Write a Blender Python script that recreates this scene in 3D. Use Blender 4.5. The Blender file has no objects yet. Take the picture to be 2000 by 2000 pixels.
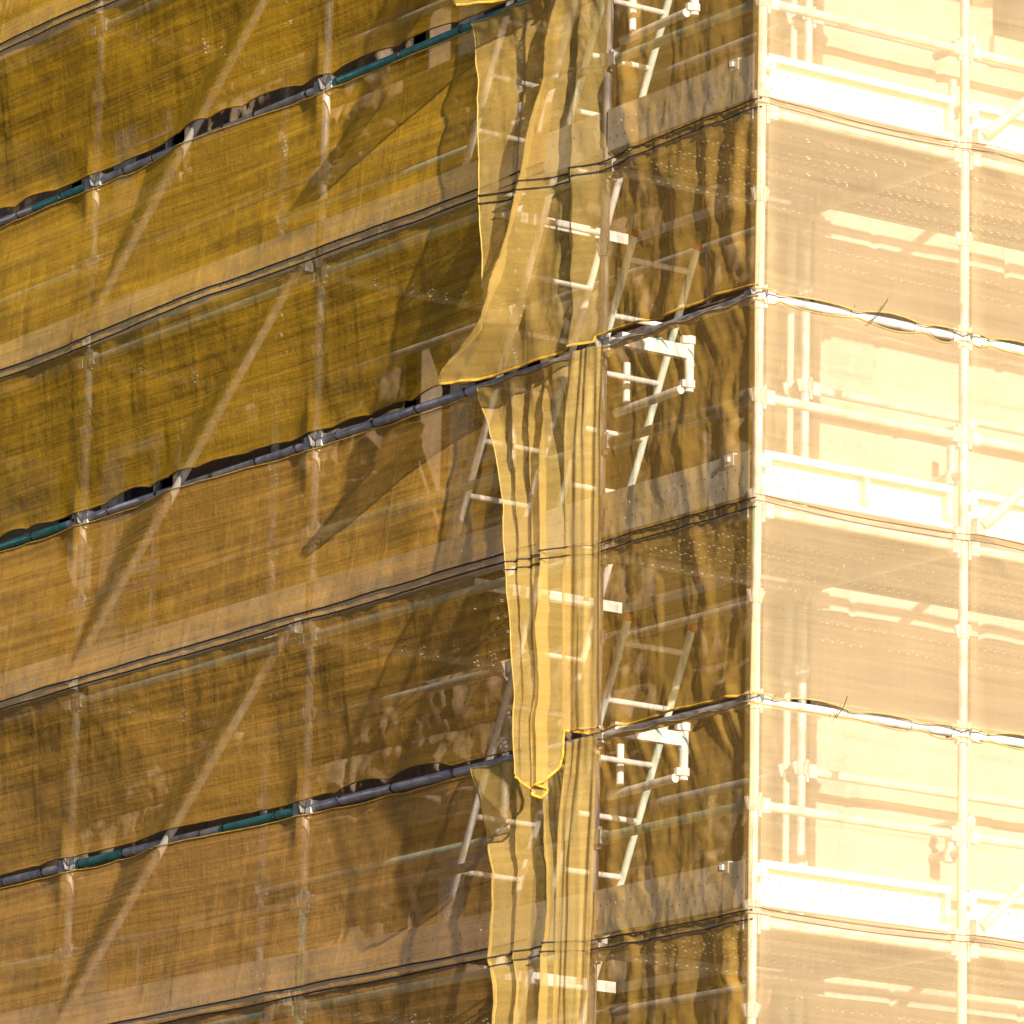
import bpy, math, random
import numpy as np
from mathutils import Vector, Matrix

random.seed(7)
sc = bpy.context.scene
COL = sc.collection

# ---------------------------------------------------------------- camera
yaw, pitch, roll = 0.9622, 0.2271, 0.0210
fw = Vector((-math.sin(yaw)*math.cos(pitch), math.cos(yaw)*math.cos(pitch), math.sin(pitch)))
r0 = Vector((math.cos(yaw), math.sin(yaw), 0)); u0 = r0.cross(fw)
rt = r0*math.cos(roll)+u0*math.sin(roll); up = u0*math.cos(roll)-r0*math.sin(roll)
cd = bpy.data.cameras.new('camera'); cam = bpy.data.objects.new('camera', cd); COL.objects.link(cam)
M = Matrix.Identity(4)
for i in range(3):
    M[i][0] = rt[i]; M[i][1] = up[i]; M[i][2] = -fw[i]
M[0][3], M[1][3], M[2][3] = 22.0719, -16.8133, -5.2661
cam.matrix_world = M
cd.sensor_width = 36; cd.lens = 11557.8/2000*36; cd.clip_start = 0.5; cd.clip_end = 2000
sc.camera = cam

# ---------------------------------------------------------------- sky and sun
SUN = Vector((1.0, -0.16, 0.365)).normalized()
w = bpy.data.worlds.new('World'); sc.world = w; w.use_nodes = True
nt = w.node_tree; nt.nodes.clear()
o = nt.nodes.new('ShaderNodeOutputWorld'); bg = nt.nodes.new('ShaderNodeBackground'); sk = nt.nodes.new('ShaderNodeTexSky')
sk.sky_type = 'NISHITA'; sk.sun_disc = False
sk.sun_elevation = math.asin(SUN.z); sk.sun_rotation = math.atan2(SUN.x, SUN.y)
sk.air_density = 0.45; sk.dust_density = 1.5; sk.altitude = 100
bg.inputs[1].default_value = 0.05
nt.links.new(sk.outputs[0], bg.inputs[0]); nt.links.new(bg.outputs[0], o.inputs[0])
sl = bpy.data.lights.new('sun', 'SUN'); sun = bpy.data.objects.new('sun', sl); COL.objects.link(sun)
sl.energy = 5.0; sl.angle = math.radians(0.5); sl.color = (1.0, 0.88, 0.74)
sun.rotation_euler = SUN.to_track_quat('Z', 'Y').to_euler()
sc.view_settings.view_transform = 'Standard'; sc.view_settings.look = 'None'
sc.view_settings.gamma = 1; sc.view_settings.use_curve_mapping = False
sc.view_settings.exposure = 1.18
try:
    sc.cycles.transparent_max_bounces = 24; sc.cycles.max_bounces = 10
    sc.cycles.transmission_bounces = 8; sc.cycles.diffuse_bounces = 6
except Exception: pass

# ---------------------------------------------------------------- noise
def lattice(seed): return np.random.RandomState(seed).rand(256, 256)
_lat = {}
def vn(x, y, seed=0):
    """smooth value noise -1..1"""
    L = _lat.setdefault(seed, lattice(seed))
    x = np.asarray(x, float)+1000.3; y = np.asarray(y, float)+1000.7
    xi = np.floor(x).astype(int); yi = np.floor(y).astype(int)
    fx = x-xi; fy = y-yi
    fx = fx*fx*fx*(fx*(fx*6-15)+10); fy = fy*fy*fy*(fy*(fy*6-15)+10)
    a = L[xi % 256, yi % 256]; b = L[(xi+1) % 256, yi % 256]; c = L[xi % 256, (yi+1) % 256]; d = L[(xi+1) % 256, (yi+1) % 256]
    return 2*((a*(1-fx)+b*fx)*(1-fy)+(c*(1-fx)+d*fx)*fy)-1
def fbm(x, y, seed=0, n=3):
    s = 0; a = 1
    for k in range(n):
        s = s+a*vn(x*2**k, y*2**k, seed+k); a *= .5
    return s
def smax(a, b, k):
    h = np.clip(.5+.5*(a-b)/k, 0, 1)
    return b*(1-h)+a*h+k*h*(1-h)

# ---------------------------------------------------------------- materials
class NT:
    def __init__(s, name):
        s.m = bpy.data.materials.new(name); s.m.use_nodes = True; s.t = s.m.node_tree; s.t.nodes.clear()
        s.out = s.n('ShaderNodeOutputMaterial')
    def n(s, typ, **kw):
        nd = s.t.nodes.new(typ)
        for k, v in kw.items(): setattr(nd, k, v)
        return nd
    def l(s, a, b): s.t.links.new(a, b)
    def setin(s, nd, i, v):
        if hasattr(v, 'is_linked') or isinstance(v, bpy.types.NodeSocket): s.l(v, nd.inputs[i])
        else: nd.inputs[i].default_value = v
    def math(s, op, a, b=0.0, c=0.0):
        nd = s.n('ShaderNodeMath', operation=op)
        s.setin(nd, 0, a); s.setin(nd, 1, b); s.setin(nd, 2, c); return nd.outputs[0]
    def coord(s, scale=(1, 1, 1), kind='Object', rot=(0, 0, 0)):
        tc = s.n('ShaderNodeTexCoord'); mp = s.n('ShaderNodeMapping')
        mp.inputs['Scale'].default_value = scale; mp.inputs['Rotation'].default_value = rot
        s.l(tc.outputs[kind], mp.inputs[0]); return mp.outputs[0]
    def noise(s, scale, detail=3, rough=.55, vec=None, out='Fac'):
        nd = s.n('ShaderNodeTexNoise'); nd.inputs['Scale'].default_value = scale
        nd.inputs['Detail'].default_value = detail; nd.inputs['Roughness'].default_value = rough
        if vec is not None: s.l(vec, nd.inputs['Vector'])
        return nd.outputs[out]
    def ramp(s, fac, stops):
        nd = s.n('ShaderNodeValToRGB'); s.l(fac, nd.inputs[0]); e = nd.color_ramp.elements
        while len(e) < len(stops): e.new(.5)
        for q, (p, c) in zip(e, stops):
            q.position = p; q.color = (*c, 1) if len(c) == 3 else c
        return nd.outputs[0]
    def maprange(s, v, a, b, c, d):
        nd = s.n('ShaderNodeMapRange'); s.l(v, nd.inputs[0])
        for i, q in enumerate((a, b, c, d)): nd.inputs[i+1].default_value = q
        return nd.outputs[0]
    def bump(s, h, strength, dist):
        nd = s.n('ShaderNodeBump'); nd.inputs['Strength'].default_value = strength
        nd.inputs['Distance'].default_value = dist; s.l(h, nd.inputs['Height']); return nd.outputs[0]

def solid(name, c1, c2, scale=6, rough=.6, metal=0, bump=.0, bscale=60, spec=.3):
    g = NT(name); p = g.n('ShaderNodeBsdfPrincipled'); v = g.coord()
    f = g.noise(scale, 5, .6, v)
    g.l(g.ramp(f, ((.35, c1), (.65, c2))), p.inputs['Base Color'])
    p.inputs['Roughness'].default_value = rough; p.inputs['Metallic'].default_value = metal
    p.inputs['Specular IOR Level'].default_value = spec
    if bump: g.l(g.bump(g.noise(bscale, 4, .6, v), bump, .004), p.inputs['Normal'])
    g.l(p.outputs[0], g.out.inputs[0]); return g.m

STEEL = solid('galvanised_steel', (.30, .285, .27), (.60, .59, .57), 9, .5, .15, .25)
CORDR = solid('thin_brown_cord', (.12, .06, .03), (.2, .1, .05), 100, .8)
STEELD = solid('weathered_steel', (.30, .29, .32), (.56, .55, .58), 14, .5, .1, .25)
TEAL = solid('teal_paint', (.05, .23, .22), (.11, .36, .33), 11, .5, 0, .15)
MINT = solid('overexposed_green_paint', (.30, .46, .36), (.52, .62, .50), 7, .55, 0, .15)  # green lightened so the paint looks overexposed by strong sun
WHITE = solid('white_sash_paint', (.70, .68, .64), (.80, .79, .75), 5, .5)
ALU = solid('pale_aluminium', (.55, .53, .50), (.72, .70, .67), 12, .45, .0)
ALUG = solid('pale_green_paint', (.52, .62, .52), (.70, .78, .68), 9, .5)
ORANGE = solid('orange_plastic', (.42, .08, .02), (.52, .11, .03), 5, .6)
CORD = solid('dark_braided_cord', (.02, .014, .016), (.05, .035, .03), 300, .8)
TIEM = solid('black_cable_tie', (.012, .012, .014), (.03, .03, .03), 50, .5)
BLUETIE = solid('blue_tie_cord', (.10, .35, .5), (.16, .45, .6), 50, .6)
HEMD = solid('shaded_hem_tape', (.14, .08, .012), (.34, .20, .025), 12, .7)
BRACE = solid('pale_brace_tube', (.34, .32, .29), (.48, .45, .41), 7, .6, .1, .2)
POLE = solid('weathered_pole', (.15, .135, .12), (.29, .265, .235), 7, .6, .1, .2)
HEMP = solid('pale_selvedge', (.32, .22, .05), (.48, .33, .09), 20, .8)
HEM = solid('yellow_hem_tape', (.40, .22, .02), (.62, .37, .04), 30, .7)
PAVE = solid('asphalt', (.045, .043, .042), (.065, .062, .06), 3, .9, 0, .3, 20)

def holes(g, ax, ay, px, rows, rad):
    """mask = 1 in the punched holes: rows of holes along ax (pitch px), staggered row by row"""
    tc = g.n('ShaderNodeTexCoord'); sp = g.n('ShaderNodeSeparateXYZ'); g.l(tc.outputs['Object'], sp.inputs[0])
    X = sp.outputs[ax]; Y = sp.outputs[ay]; tot = None
    for i, yr in enumerate(rows):
        fx = g.math('SUBTRACT', g.math('FRACT', g.math('ADD', g.math('DIVIDE', X, px), 50.0+.5*(i % 2))), .5)
        fx = g.math('MULTIPLY', fx, px)
        dy = g.math('SUBTRACT', Y, yr)
        d = g.math('SQRT', g.math('ADD', g.math('MULTIPLY', fx, fx), g.math('MULTIPLY', dy, dy)))
        m = g.math('LESS_THAN', d, rad)
        tot = m if tot is None else g.math('MAXIMUM', tot, m)
    return tot
def perforated(name, c1, c2, ay, px, rows, rad):
    g = NT(name); p = g.n('ShaderNodeBsdfPrincipled'); v = g.coord()
    st = g.noise(1, 5, .6, g.coord((1.2, 40, 40)))
    mixn = g.math('ADD', g.math('MULTIPLY', st, .5), g.math('MULTIPLY', g.noise(5, 5, .6, v), .5))
    g.l(g.ramp(mixn, ((.38, c1), (.62, c2))), p.inputs['Base Color'])
    p.inputs['Roughness'].default_value = .55; p.inputs['Metallic'].default_value = .1; p.inputs['Specular IOR Level'].default_value = .3
    tr = g.n('ShaderNodeBsdfTransparent'); mx = g.n('ShaderNodeMixShader')
    g.l(holes(g, 0, ay, px, rows, rad), mx.inputs[0]); g.l(p.outputs[0], mx.inputs[1]); g.l(tr.outputs[0], mx.inputs[2])
    g.l(mx.outputs[0], g.out.inputs[0]); return g.m
PLANK = perforated('perforated_plank', (.13, .115, .10), (.30, .27, .24), 1, .062, (-.075, -.05, .05, .075), .009)
TOE_R = perforated('pale_perforated_toe_board', (.60, .58, .55), (.72, .70, .67), 2, .062, (-.045, .03), .006)
TOE = perforated('perforated_toe_board', (.56, .53, .43), (.70, .665, .56), 2, .062, (-.045, .03), .006)

def netmat(name, cover, col, tcol, along, up_=2, streak=1.0, spread=.10, trans=.45):
    """debris netting: woven threads (diffuse both ways) with open mesh between them"""
    g = NT(name)
    sc1 = [1, 1, 1]; sc1[along] = .7; sc1[up_] = 26
    sc2 = [1, 1, 1]; sc2[along] = 40; sc2[up_] = .8
    sc3 = [1, 1, 1]; sc3[along] = 3.2; sc3[up_] = 130
    s1 = g.noise(1, 4, .6, g.coord(tuple(sc1), 'Object', (0, 0, 0)))
    s2 = g.noise(1, 3, .6, g.coord(tuple(sc2)))
    s3 = g.noise(1, 2, .5, g.coord(tuple(sc3)))
    fine = g.noise(260, 2, .7, g.coord())
    cr = g.noise(7, 5, .62, g.coord())
    big = g.noise(1.3, 3, .5, g.coord())
    # coverage
    a = g.math('ADD', g.math('MULTIPLY', g.math('SUBTRACT', s1, .5), spread*1.6),
               g.math('MULTIPLY', g.math('SUBTRACT', s2, .5), spread*.5))
    a = g.math('ADD', a, g.math('MULTIPLY', g.math('SUBTRACT', fine, .5), spread*1.5))
    # the threads have thickness: the more slantwise a ray meets the cloth, the more of it they stop
    geo = g.n('ShaderNodeNewGeometry'); dt = g.n('ShaderNodeVectorMath', operation='DOT_PRODUCT')
    g.l(geo.outputs['True Normal'], dt.inputs[0]); g.l(geo.outputs['Incoming'], dt.inputs[1])
    cs = g.math('MAXIMUM', g.math('ABSOLUTE', dt.outputs['Value']), .12)
    opn = g.math('SUBTRACT', 1.0-cover, a)
    opn = g.math('MINIMUM', g.math('MAXIMUM', opn, .05), .95)
    cov = g.math('SUBTRACT', 1.0, g.math('POWER', opn, g.math('DIVIDE', 1.0, cs)))
    # height for bump
    hgt = g.math('ADD', g.math('MULTIPLY', s1, .0022*streak), g.math('MULTIPLY', s3, .0007*streak))
    hgt = g.math('ADD', hgt, g.math('MULTIPLY', s2, .0003*streak))
    hgt = g.math('ADD', hgt, g.math('MULTIPLY', cr, .0025*streak))
    bn = g.n('ShaderNodeBump'); bn.inputs['Strength'].default_value = 1.0; bn.inputs['Distance'].default_value = 1.0
    g.l(hgt, bn.inputs['Height'])
    f = g.math('ADD', g.math('MULTIPLY', big, .7), g.math('MULTIPLY', s1, .3))
    def tint(c, k): return tuple(min(1, q*k) for q in c)
    df = g.n('ShaderNodeBsdfDiffuse'); tl = g.n('ShaderNodeBsdfTranslucent')
    g.l(g.ramp(f, ((.3, tint(col, .88)), (.7, tint(col, 1.1)))), df.inputs[0])
    g.l(g.ramp(f, ((.3, tint(tcol, .88)), (.7, tint(tcol, 1.1)))), tl.inputs[0])
    g.l(bn.outputs[0], df.inputs['Normal']); g.l(bn.outputs[0], tl.inputs['Normal'])
    m1 = g.n('ShaderNodeMixShader'); m1.inputs[0].default_value = trans
    g.l(df.outputs[0], m1.inputs[1]); g.l(tl.outputs[0], m1.inputs[2])
    tr = g.n('ShaderNodeBsdfTransparent'); m2 = g.n('ShaderNodeMixShader')
    g.l(cov, m2.inputs[0]); g.l(tr.outputs[0], m2.inputs[1]); g.l(m1.outputs[0], m2.inputs[2])
    g.l(m2.outputs[0], g.out.inputs[0]); return g.m
NL = dict(along=0, streak=2.6, spread=.24, trans=.12)
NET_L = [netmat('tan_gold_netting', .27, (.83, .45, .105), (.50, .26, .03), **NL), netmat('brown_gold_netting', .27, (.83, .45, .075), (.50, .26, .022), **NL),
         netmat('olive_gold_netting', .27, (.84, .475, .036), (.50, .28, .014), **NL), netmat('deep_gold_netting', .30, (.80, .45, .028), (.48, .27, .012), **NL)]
NET_C = netmat('folded_gold_netting', .37, (.56, .39, .115), (.50, .33, .07), 0, streak=1.6, spread=.14, trans=.25)
NET_S = netmat('sheer_gold_netting', .25, (.80, .49, .10), (.62, .37, .05), 0, streak=1.2, trans=.25)
NET_B = netmat('bunched_gold_netting', .40, (.62, .45, .15), (.60, .41, .10), 0, streak=1.2, spread=.14, trans=.3)
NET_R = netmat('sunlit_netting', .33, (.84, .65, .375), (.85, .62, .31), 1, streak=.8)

def stone(name, c1, c2, c3, seed):
    g = NT(name); p = g.n('ShaderNodeBsdfPrincipled'); v = g.coord()
    f = g.math('ADD', g.math('MULTIPLY', g.noise(1.7, 5, .65, v), .6), g.math('MULTIPLY', g.noise(22, 5, .7, v), .4))
    g.l(g.ramp(f, ((.34, c1), (.5, c2), (.66, c3))), p.inputs['Base Color'])
    p.inputs['Roughness'].default_value = .9; p.inputs['Specular IOR Level'].default_value = .15
    g.l(g.bump(g.noise(45, 6, .7, v), .6, .012), p.inputs['Normal'])
    g.l(p.outputs[0], g.out.inputs[0]); return g.m
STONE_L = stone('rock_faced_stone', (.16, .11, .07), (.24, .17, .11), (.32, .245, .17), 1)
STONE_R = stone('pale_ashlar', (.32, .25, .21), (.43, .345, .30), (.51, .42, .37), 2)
STONE_D = stone('shade_toned_reveal_stone', (.10, .075, .05), (.15, .11, .075), (.19, .14, .10), 3)  # stone darkened to carry the partial shade on the window jambs
g = NT('window_glass'); p = g.n('ShaderNodeBsdfPrincipled'); v = g.coord()
g.l(g.ramp(g.noise(2, 2, .5, v), ((.4, (.03, .035, .04)), (.6, (.06, .07, .08)))), p.inputs['Base Color'])
p.inputs['Roughness'].default_value = .04; p.inputs['Specular IOR Level'].default_value = .8
g.l(g.bump(g.noise(1.5, 2, .5, v), .15, .02), p.inputs['Normal'])
g.l(p.outputs[0], g.out.inputs[0]); GLASS = g.m

# ---------------------------------------------------------------- mesh helpers
class MB:
    def __init__(s): s.v = []; s.f = []
    def add(s, vs, fs):
        k = len(s.v); s.v += [tuple(q) for q in vs]; s.f += [tuple(i+k for i in q) for q in fs]; return s
    def box(s, x0, x1, y0, y1, z0, z1, b=0.0):
        vs = [(x, y, z) for z in (z0, z1) for y in (y0, y1) for x in (x0, x1)]
        return s.add(vs, [(0, 2, 3, 1), (4, 5, 7, 6), (0, 1, 5, 4), (2, 6, 7, 3), (0, 4, 6, 2), (1, 3, 7, 5)])
    def tube(s, pts, r, n=12, caps=True, bore=0.0):
        pts = [Vector(q) for q in pts]; rr = r if hasattr(r, '__len__') else [r]*len(pts)
        ring = []; t0 = (pts[1]-pts[0]).normalized()
        ref = Vector((0, 0, 1)) if abs(t0.z) < .9 else Vector((1, 0, 0))
        vs = []
        for i, q in enumerate(pts):
            t = (pts[min(i+1, len(pts)-1)]-pts[max(i-1, 0)]).normalized()
            a = t.cross(ref).normalized(); b = a.cross(t).normalized()
            for k in range(n):
                an = 2*math.pi*k/n
                vs.append(q+(a*math.cos(an)+b*math.sin(an))*rr[i])
        fs = []
        for i in range(len(pts)-1):
            for k in range(n):
                fs.append((i*n+k, i*n+(k+1) % n, (i+1)*n+(k+1) % n, (i+1)*n+k))
        if caps:
            fs.append(tuple(range(n))[::-1]); fs.append(tuple((len(pts)-1)*n+k for k in range(n)))
        return s.add(vs, fs)
    def mesh(s, name, mat, smooth=None):
        me = bpy.data.meshes.new(name); me.from_pydata(s.v, [], s.f); me.materials.append(mat)
        me.update()
        bm = bmesh.new(); bm.from_mesh(me); bmesh.ops.recalc_face_normals(bm, faces=bm.faces); bm.to_mesh(me); bm.free()
        if smooth is not None: me.shade_smooth(); me.set_sharp_from_angle(angle=math.radians(smooth))
        return me
import bmesh
def link(name, me, parent=None, loc=(0, 0, 0), rot=(0, 0, 0)):
    ob = bpy.data.objects.new(name, me); COL.objects.link(ob); ob.parent = parent
    ob.location = loc; ob.rotation_euler = rot; return ob
def build(mb, name, mat, parent=None, loc=(0, 0, 0), rot=(0, 0, 0), smooth=40):
    return link(name, mb.mesh(name, mat, smooth), parent, loc, rot)
def thing(name, label, cat, loc=(0, 0, 0), rot=(0, 0, 0), group=None):
    ob = link(name, None, None, loc, rot); ob.empty_display_size = .2
    ob['label'] = label; ob['category'] = cat
    if group: ob['group'] = group
    return ob
def grid_mesh(name, P, mat, keep=None):
    """P: (rows, cols, 3) array -> quad sheet"""
    R, C = P.shape[:2]
    idx = np.arange(R*C).reshape(R, C)
    q = np.stack([idx[:-1, :-1], idx[:-1, 1:], idx[1:, 1:], idx[1:, :-1]], -1).reshape(-1, 4)
    if keep is not None: q = q[keep.reshape(-1)]
    me = bpy.data.meshes.new(name)
    me.vertices.add(R*C); me.vertices.foreach_set('co', P.reshape(-1).astype(np.float32))
    me.loops.add(len(q)*4); me.loops.foreach_set('vertex_index', q.reshape(-1).astype(np.int32))
    me.polygons.add(len(q)); me.polygons.foreach_set('loop_start', np.arange(0, len(q)*4, 4, dtype=np.int32))
    me.polygons.foreach_set('loop_total', np.full(len(q), 4, dtype=np.int32))
    me.materials.append(mat); me.update(calc_edges=True); me.validate(); me.shade_smooth(); return me

# ---------------------------------------------------------------- layout numbers (metres)
PX = [-8.751, -6.331, -3.910, -1.287, 0.0]          # outer poles of the left face
RY = [0.0, 1.282, 3.702]                            # outer poles of the right face
YI = 1.282                                          # inner line
DECK = [-0.75, 1.25, 3.25, 5.25]
LIFT = {-0.75: 'lowest lift', 1.25: 'second lowest lift', 3.25: 'second highest lift', 5.25: 'topmost lift', 7.25: 'added unseen lift'}
RAILZ = [0.242, 2.242, 4.242]
GROUND = -6.9
WX, WY = -1.5, 1.505                                # faces of the stone corner

# ---------------------------------------------------------------- ground
mb = MB(); mb.box(-150, 150, -150, 150, GROUND-.2, GROUND)
gd = build(mb, 'ground', PAVE); gd['kind'] = 'structure'

# ---------------------------------------------------------------- the stone building
bld = thing('stone_building', 'old stone corner building with white sash windows, standing behind all the netting', 'building', (WX, WY, GROUND))
def axis_pts(lo, hi, a, b, fine, coarse):
    out = [np.arange(lo, a, coarse), np.arange(a, b, fine), np.arange(b, hi+1e-6, coarse)]
    q = np.concatenate(out); q[-1] = hi; return np.unique(q)
def courses(s, z, ch, bl, seed):
    rowi = np.floor(z/ch).astype(int); rnd = np.random.RandomState(seed).rand(4096)
    off = rnd[(rowi*7) % 4096]*bl; width = bl*(.85+.3*rnd[(rowi*13+5) % 4096])
    q = (s+off)/width; ci = np.floor(q).astype(int)
    dx = np.minimum(q-ci, 1-(q-ci))*width; dz = np.minimum(z/ch-rowi, 1-(z/ch-rowi))*ch
    return np.minimum(dx, dz), rnd[(rowi*31+ci*17) % 4096], rowi, ci
LW = [(-5.15, -4.05, -1.35, 0.34), (-5.15, -4.05, 1.75, 3.45), (-5.15, -4.05, 4.9, 6.6),
      (-9.0, -7.9, -1.35, 0.30), (-9.0, -7.9, 1.75, 3.42), (-9.0, -7.9, 4.9, 6.6)]
RW = [(2.80, 3.85, 4.45, 6.2)]
def wall(face, wins):
    if face == 'L':
        s = axis_pts(-12.0, WX, -10.2, WX-.05, .022, .3); z = axis_pts(GROUND, 9.2, -1.7, 6.0, .022, .3)
    else:
        s = axis_pts(WY, 8.0, WY+.02, 3.4, .025, .3); z = axis_pts(GROUND, 9.2, -1.7, 5.2, .025, .3)
    for a, b, c, d in wins:
        for arr, q in (('s', a), ('s', b), ('z', c), ('z', d)):
            if arr == 's': s[np.argmin(abs(s-q))] = q
            else: z[np.argmin(abs(z-q))] = q
    S, Z = np.meshgrid(s, z)
    if face == 'L':
        e, rn, ri, ci = courses(S, Z, .33, .72, 3)
        k = np.clip(e/.05, 0, 1); k = k*k*(3-2*k)
        rough = fbm(S*7.5+rn*90, Z*6.5, 11, 4)
        h = k*(.010+.014*rn+.026*(rough+.4))-.008*np.exp(-(e/.008)**2)
    else:
        e, rn, ri, ci = courses(S, Z, .48, .95, 5)
        k = np.clip(e/.03, 0, 1)
        h = k*(.004+.010*rn+.012*(fbm(S*2.2+rn*50, Z*3.0, 21, 3)+.4)) - .012*np.exp(-(e/.012)**2)
    for a, b, c, d in wins:     # smooth dressed margin round the openings
        dx = np.maximum(np.maximum(a-S, S-b), 0); dz = np.maximum(np.maximum(c-Z, Z-d), 0)
        dist = np.sqrt(dx*dx+dz*dz); kk = np.clip((dist-.14)/.04, 0, 1)
        h = h*kk+(1-kk)*.03
    edge = np.clip((WX-S if face == 'L' else S-WY)/.10, 0, 1)    # dressed corner
    h = h*edge
    P = np.zeros(S.shape+(3,))
    if face == 'L': P[..., 0] = S; P[..., 1] = WY-h; P[..., 2] = Z
    else: P[..., 0] = WX+h; P[..., 1] = S; P[..., 2] = Z
    P -= np.array([WX, WY, GROUND])
    cs = (s[:-1]+s[1:])/2; cz = (z[:-1]+z[1:])/2
    CS, CZ = np.meshgrid(cs, cz); keep = np.ones(CS.shape, bool)
    for a, b, c, d in wins: keep &= ~((CS > a) & (CS < b) & (CZ > c) & (CZ < d))
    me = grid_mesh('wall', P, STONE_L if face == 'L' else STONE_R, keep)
    ob = link('wall', me, bld)
    return ob
wall('L', LW); wall('R', RW)
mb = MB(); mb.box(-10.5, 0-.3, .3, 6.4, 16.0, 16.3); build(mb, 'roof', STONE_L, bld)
def window(face, a, b, c, d):
    """local box builder: s along the wall, t depth into it, z up"""
    w_ = link('window', None, bld)
    T = []
    def put(mb, s0, s1, t0, t1, z0, z1):
        if face == 'L': mb.box(s0-WX, s1-WX, t0, t1, z0-GROUND, z1-GROUND)
        else: mb.box(-t1, -t0, s0-WY, s1-WY, z0-GROUND, z1-GROUND)
    m = MB(); dep = .25
    put(m, a-.12, a, -.03, dep+.1, c, d); put(m, b, b+.12, -.03, dep+.1, c, d)
    put(m, a-.12, b+.12, -.03, dep+.1, d, d+.15)
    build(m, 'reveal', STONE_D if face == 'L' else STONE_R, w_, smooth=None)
    m = MB(); put(m, a-.14, b+.14, -.07, dep+.1, c-.14, c); build(m, 'sill', STONE_L if face == 'L' else STONE_R, w_, smooth=None)
    fr = MB(); fw_ = .09
    put(fr, a, a+fw_, dep-.05, dep+.06, c, d); put(fr, b-fw_, b, dep-.05, dep+.06, c, d)
    put(fr, a+fw_, b-fw_, dep-.05, dep+.06, d-fw_, d); put(fr, a+fw_, b-fw_, dep-.05, dep+.06, c, c+.1)
    zm = (c+d)/2; f2 = .05
    put(fr, a+fw_, b-fw_, dep-.02, dep+.05, zm-.025, zm+.025)
    put(fr, a+fw_, a+fw_+f2, dep-.02, dep+.05, c+.1, d-fw_); put(fr, b-fw_-f2, b-fw_, dep-.02, dep+.05, c+.1, d-fw_)
    xm = (a+b)/2
    put(fr, xm-.012, xm+.012, dep, dep+.045, c+.1, zm-.025); put(fr, xm-.012, xm+.012, dep, dep+.045, zm+.025, d-fw_)
    for zz in ((c+.1+zm)/2, (zm+d-fw_)/2):
        put(fr, a+fw_+f2, xm-.012, dep+.001, dep+.044, zz-.012, zz+.012); put(fr, xm+.012, b-fw_-f2, dep+.001, dep+.044, zz-.012, zz+.012)
    build(fr, 'sash_frame', WHITE, w_, smooth=None)
    gl = MB(); put(gl, a+fw_, b-fw_, dep+.03, dep+.036, c+.1, d-fw_); build(gl, 'glass_pane', GLASS, w_, smooth=None)
for q in LW: window('L', *q)
for q in RW: window('R', *q)
mb = MB(); mb.box(-10.4, -.45, .45, 6.4, 0.0, 15.95); build(mb, 'interior_core', solid('dark_interior', (.02, .018, .016), (.03, .026, .022), 2, .9), bld, smooth=None)

# ---------------------------------------------------------------- scaffold poles
def collar_mesh():
    m = MB(); m.tube([(0, 0, -.035), (0, 0, -.022), (0, 0, .02), (0, 0, .035)], [.029, .034, .040, .041], 14)
    for a in range(4):
        c, s = math.cos(a*math.pi/2), math.sin(a*math.pi/2)
        m.tube([(c*.028, s*.028, -.03), (c*.044, s*.044, .03)], [.008, .012], 6)
    return m.mesh('collar', STEEL, 40)
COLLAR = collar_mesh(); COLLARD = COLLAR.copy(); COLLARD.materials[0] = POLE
def pole(x, y, z0, z1, mats, label, group=None, joint=None):
    t = thing('scaffold_pole', label, 'pole', (x, y, z0), group=group)
    zz = z0
    for m_, zt in mats:
        b = MB(); b.tube([(0, 0, zz-z0), (0, 0, zt-z0)], .0242, 16)
        build(b, 'tube' if m_ in (STEEL, STEELD, POLE) else 'painted_tube', m_, t); zz = zt
    k = -1.24
    while k < 6.1:
        if z0 < k < z1:
            for dz, on in ((0, 1), (.4925, 1), (.992, 1), (1.5, 1)):
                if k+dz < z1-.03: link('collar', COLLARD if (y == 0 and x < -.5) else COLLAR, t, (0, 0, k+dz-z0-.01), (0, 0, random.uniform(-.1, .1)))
        k += 2.0
    return t
ZT = 8.6
pole(0, 0, GROUND, ZT, [(STEEL, .75-1.0), (MINT, .62), (STEEL, 1.0), (MINT, 1.25), (STEEL, 2.35), (MINT, 2.86), (STEEL, ZT)],
     'white corner scaffold pole with pale green bands where both netted faces meet', 'scaffold poles')
pole(0, RY[1], GROUND, ZT, [(MINT, .05), (STEEL, 2.42), (MINT, 3.0), (STEEL, ZT)],
     'white sunlit pole on the bright face, next pole right of the corner pole', 'scaffold poles')
pole(0, RY[2], GROUND, ZT, [(STEEL, ZT)], 'sunlit pole on the bright face, second pole right of the corner pole', 'scaffold poles')
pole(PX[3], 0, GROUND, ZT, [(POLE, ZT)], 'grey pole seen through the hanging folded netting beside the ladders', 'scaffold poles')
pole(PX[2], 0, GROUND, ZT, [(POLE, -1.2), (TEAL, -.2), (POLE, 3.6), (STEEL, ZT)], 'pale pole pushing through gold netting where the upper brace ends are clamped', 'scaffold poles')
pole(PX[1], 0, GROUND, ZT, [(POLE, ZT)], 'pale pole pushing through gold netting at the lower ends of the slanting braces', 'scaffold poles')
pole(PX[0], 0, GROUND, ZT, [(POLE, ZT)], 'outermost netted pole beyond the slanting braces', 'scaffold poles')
pole(PX[3], YI, GROUND, ZT, [(STEEL, ZT)], 'white inner pole standing against the stone corner of the building', 'scaffold poles')
pole(PX[3]-.105, YI-.01, GROUND, ZT, [(MINT, ZT)], 'green painted inner pole standing beside the white one at the stone corner', 'scaffold poles')
pole(PX[2], YI, GROUND, ZT, [(STEEL, ZT)], 'inner pole near the stone wall behind the brace top ends', 'scaffold poles')
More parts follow.
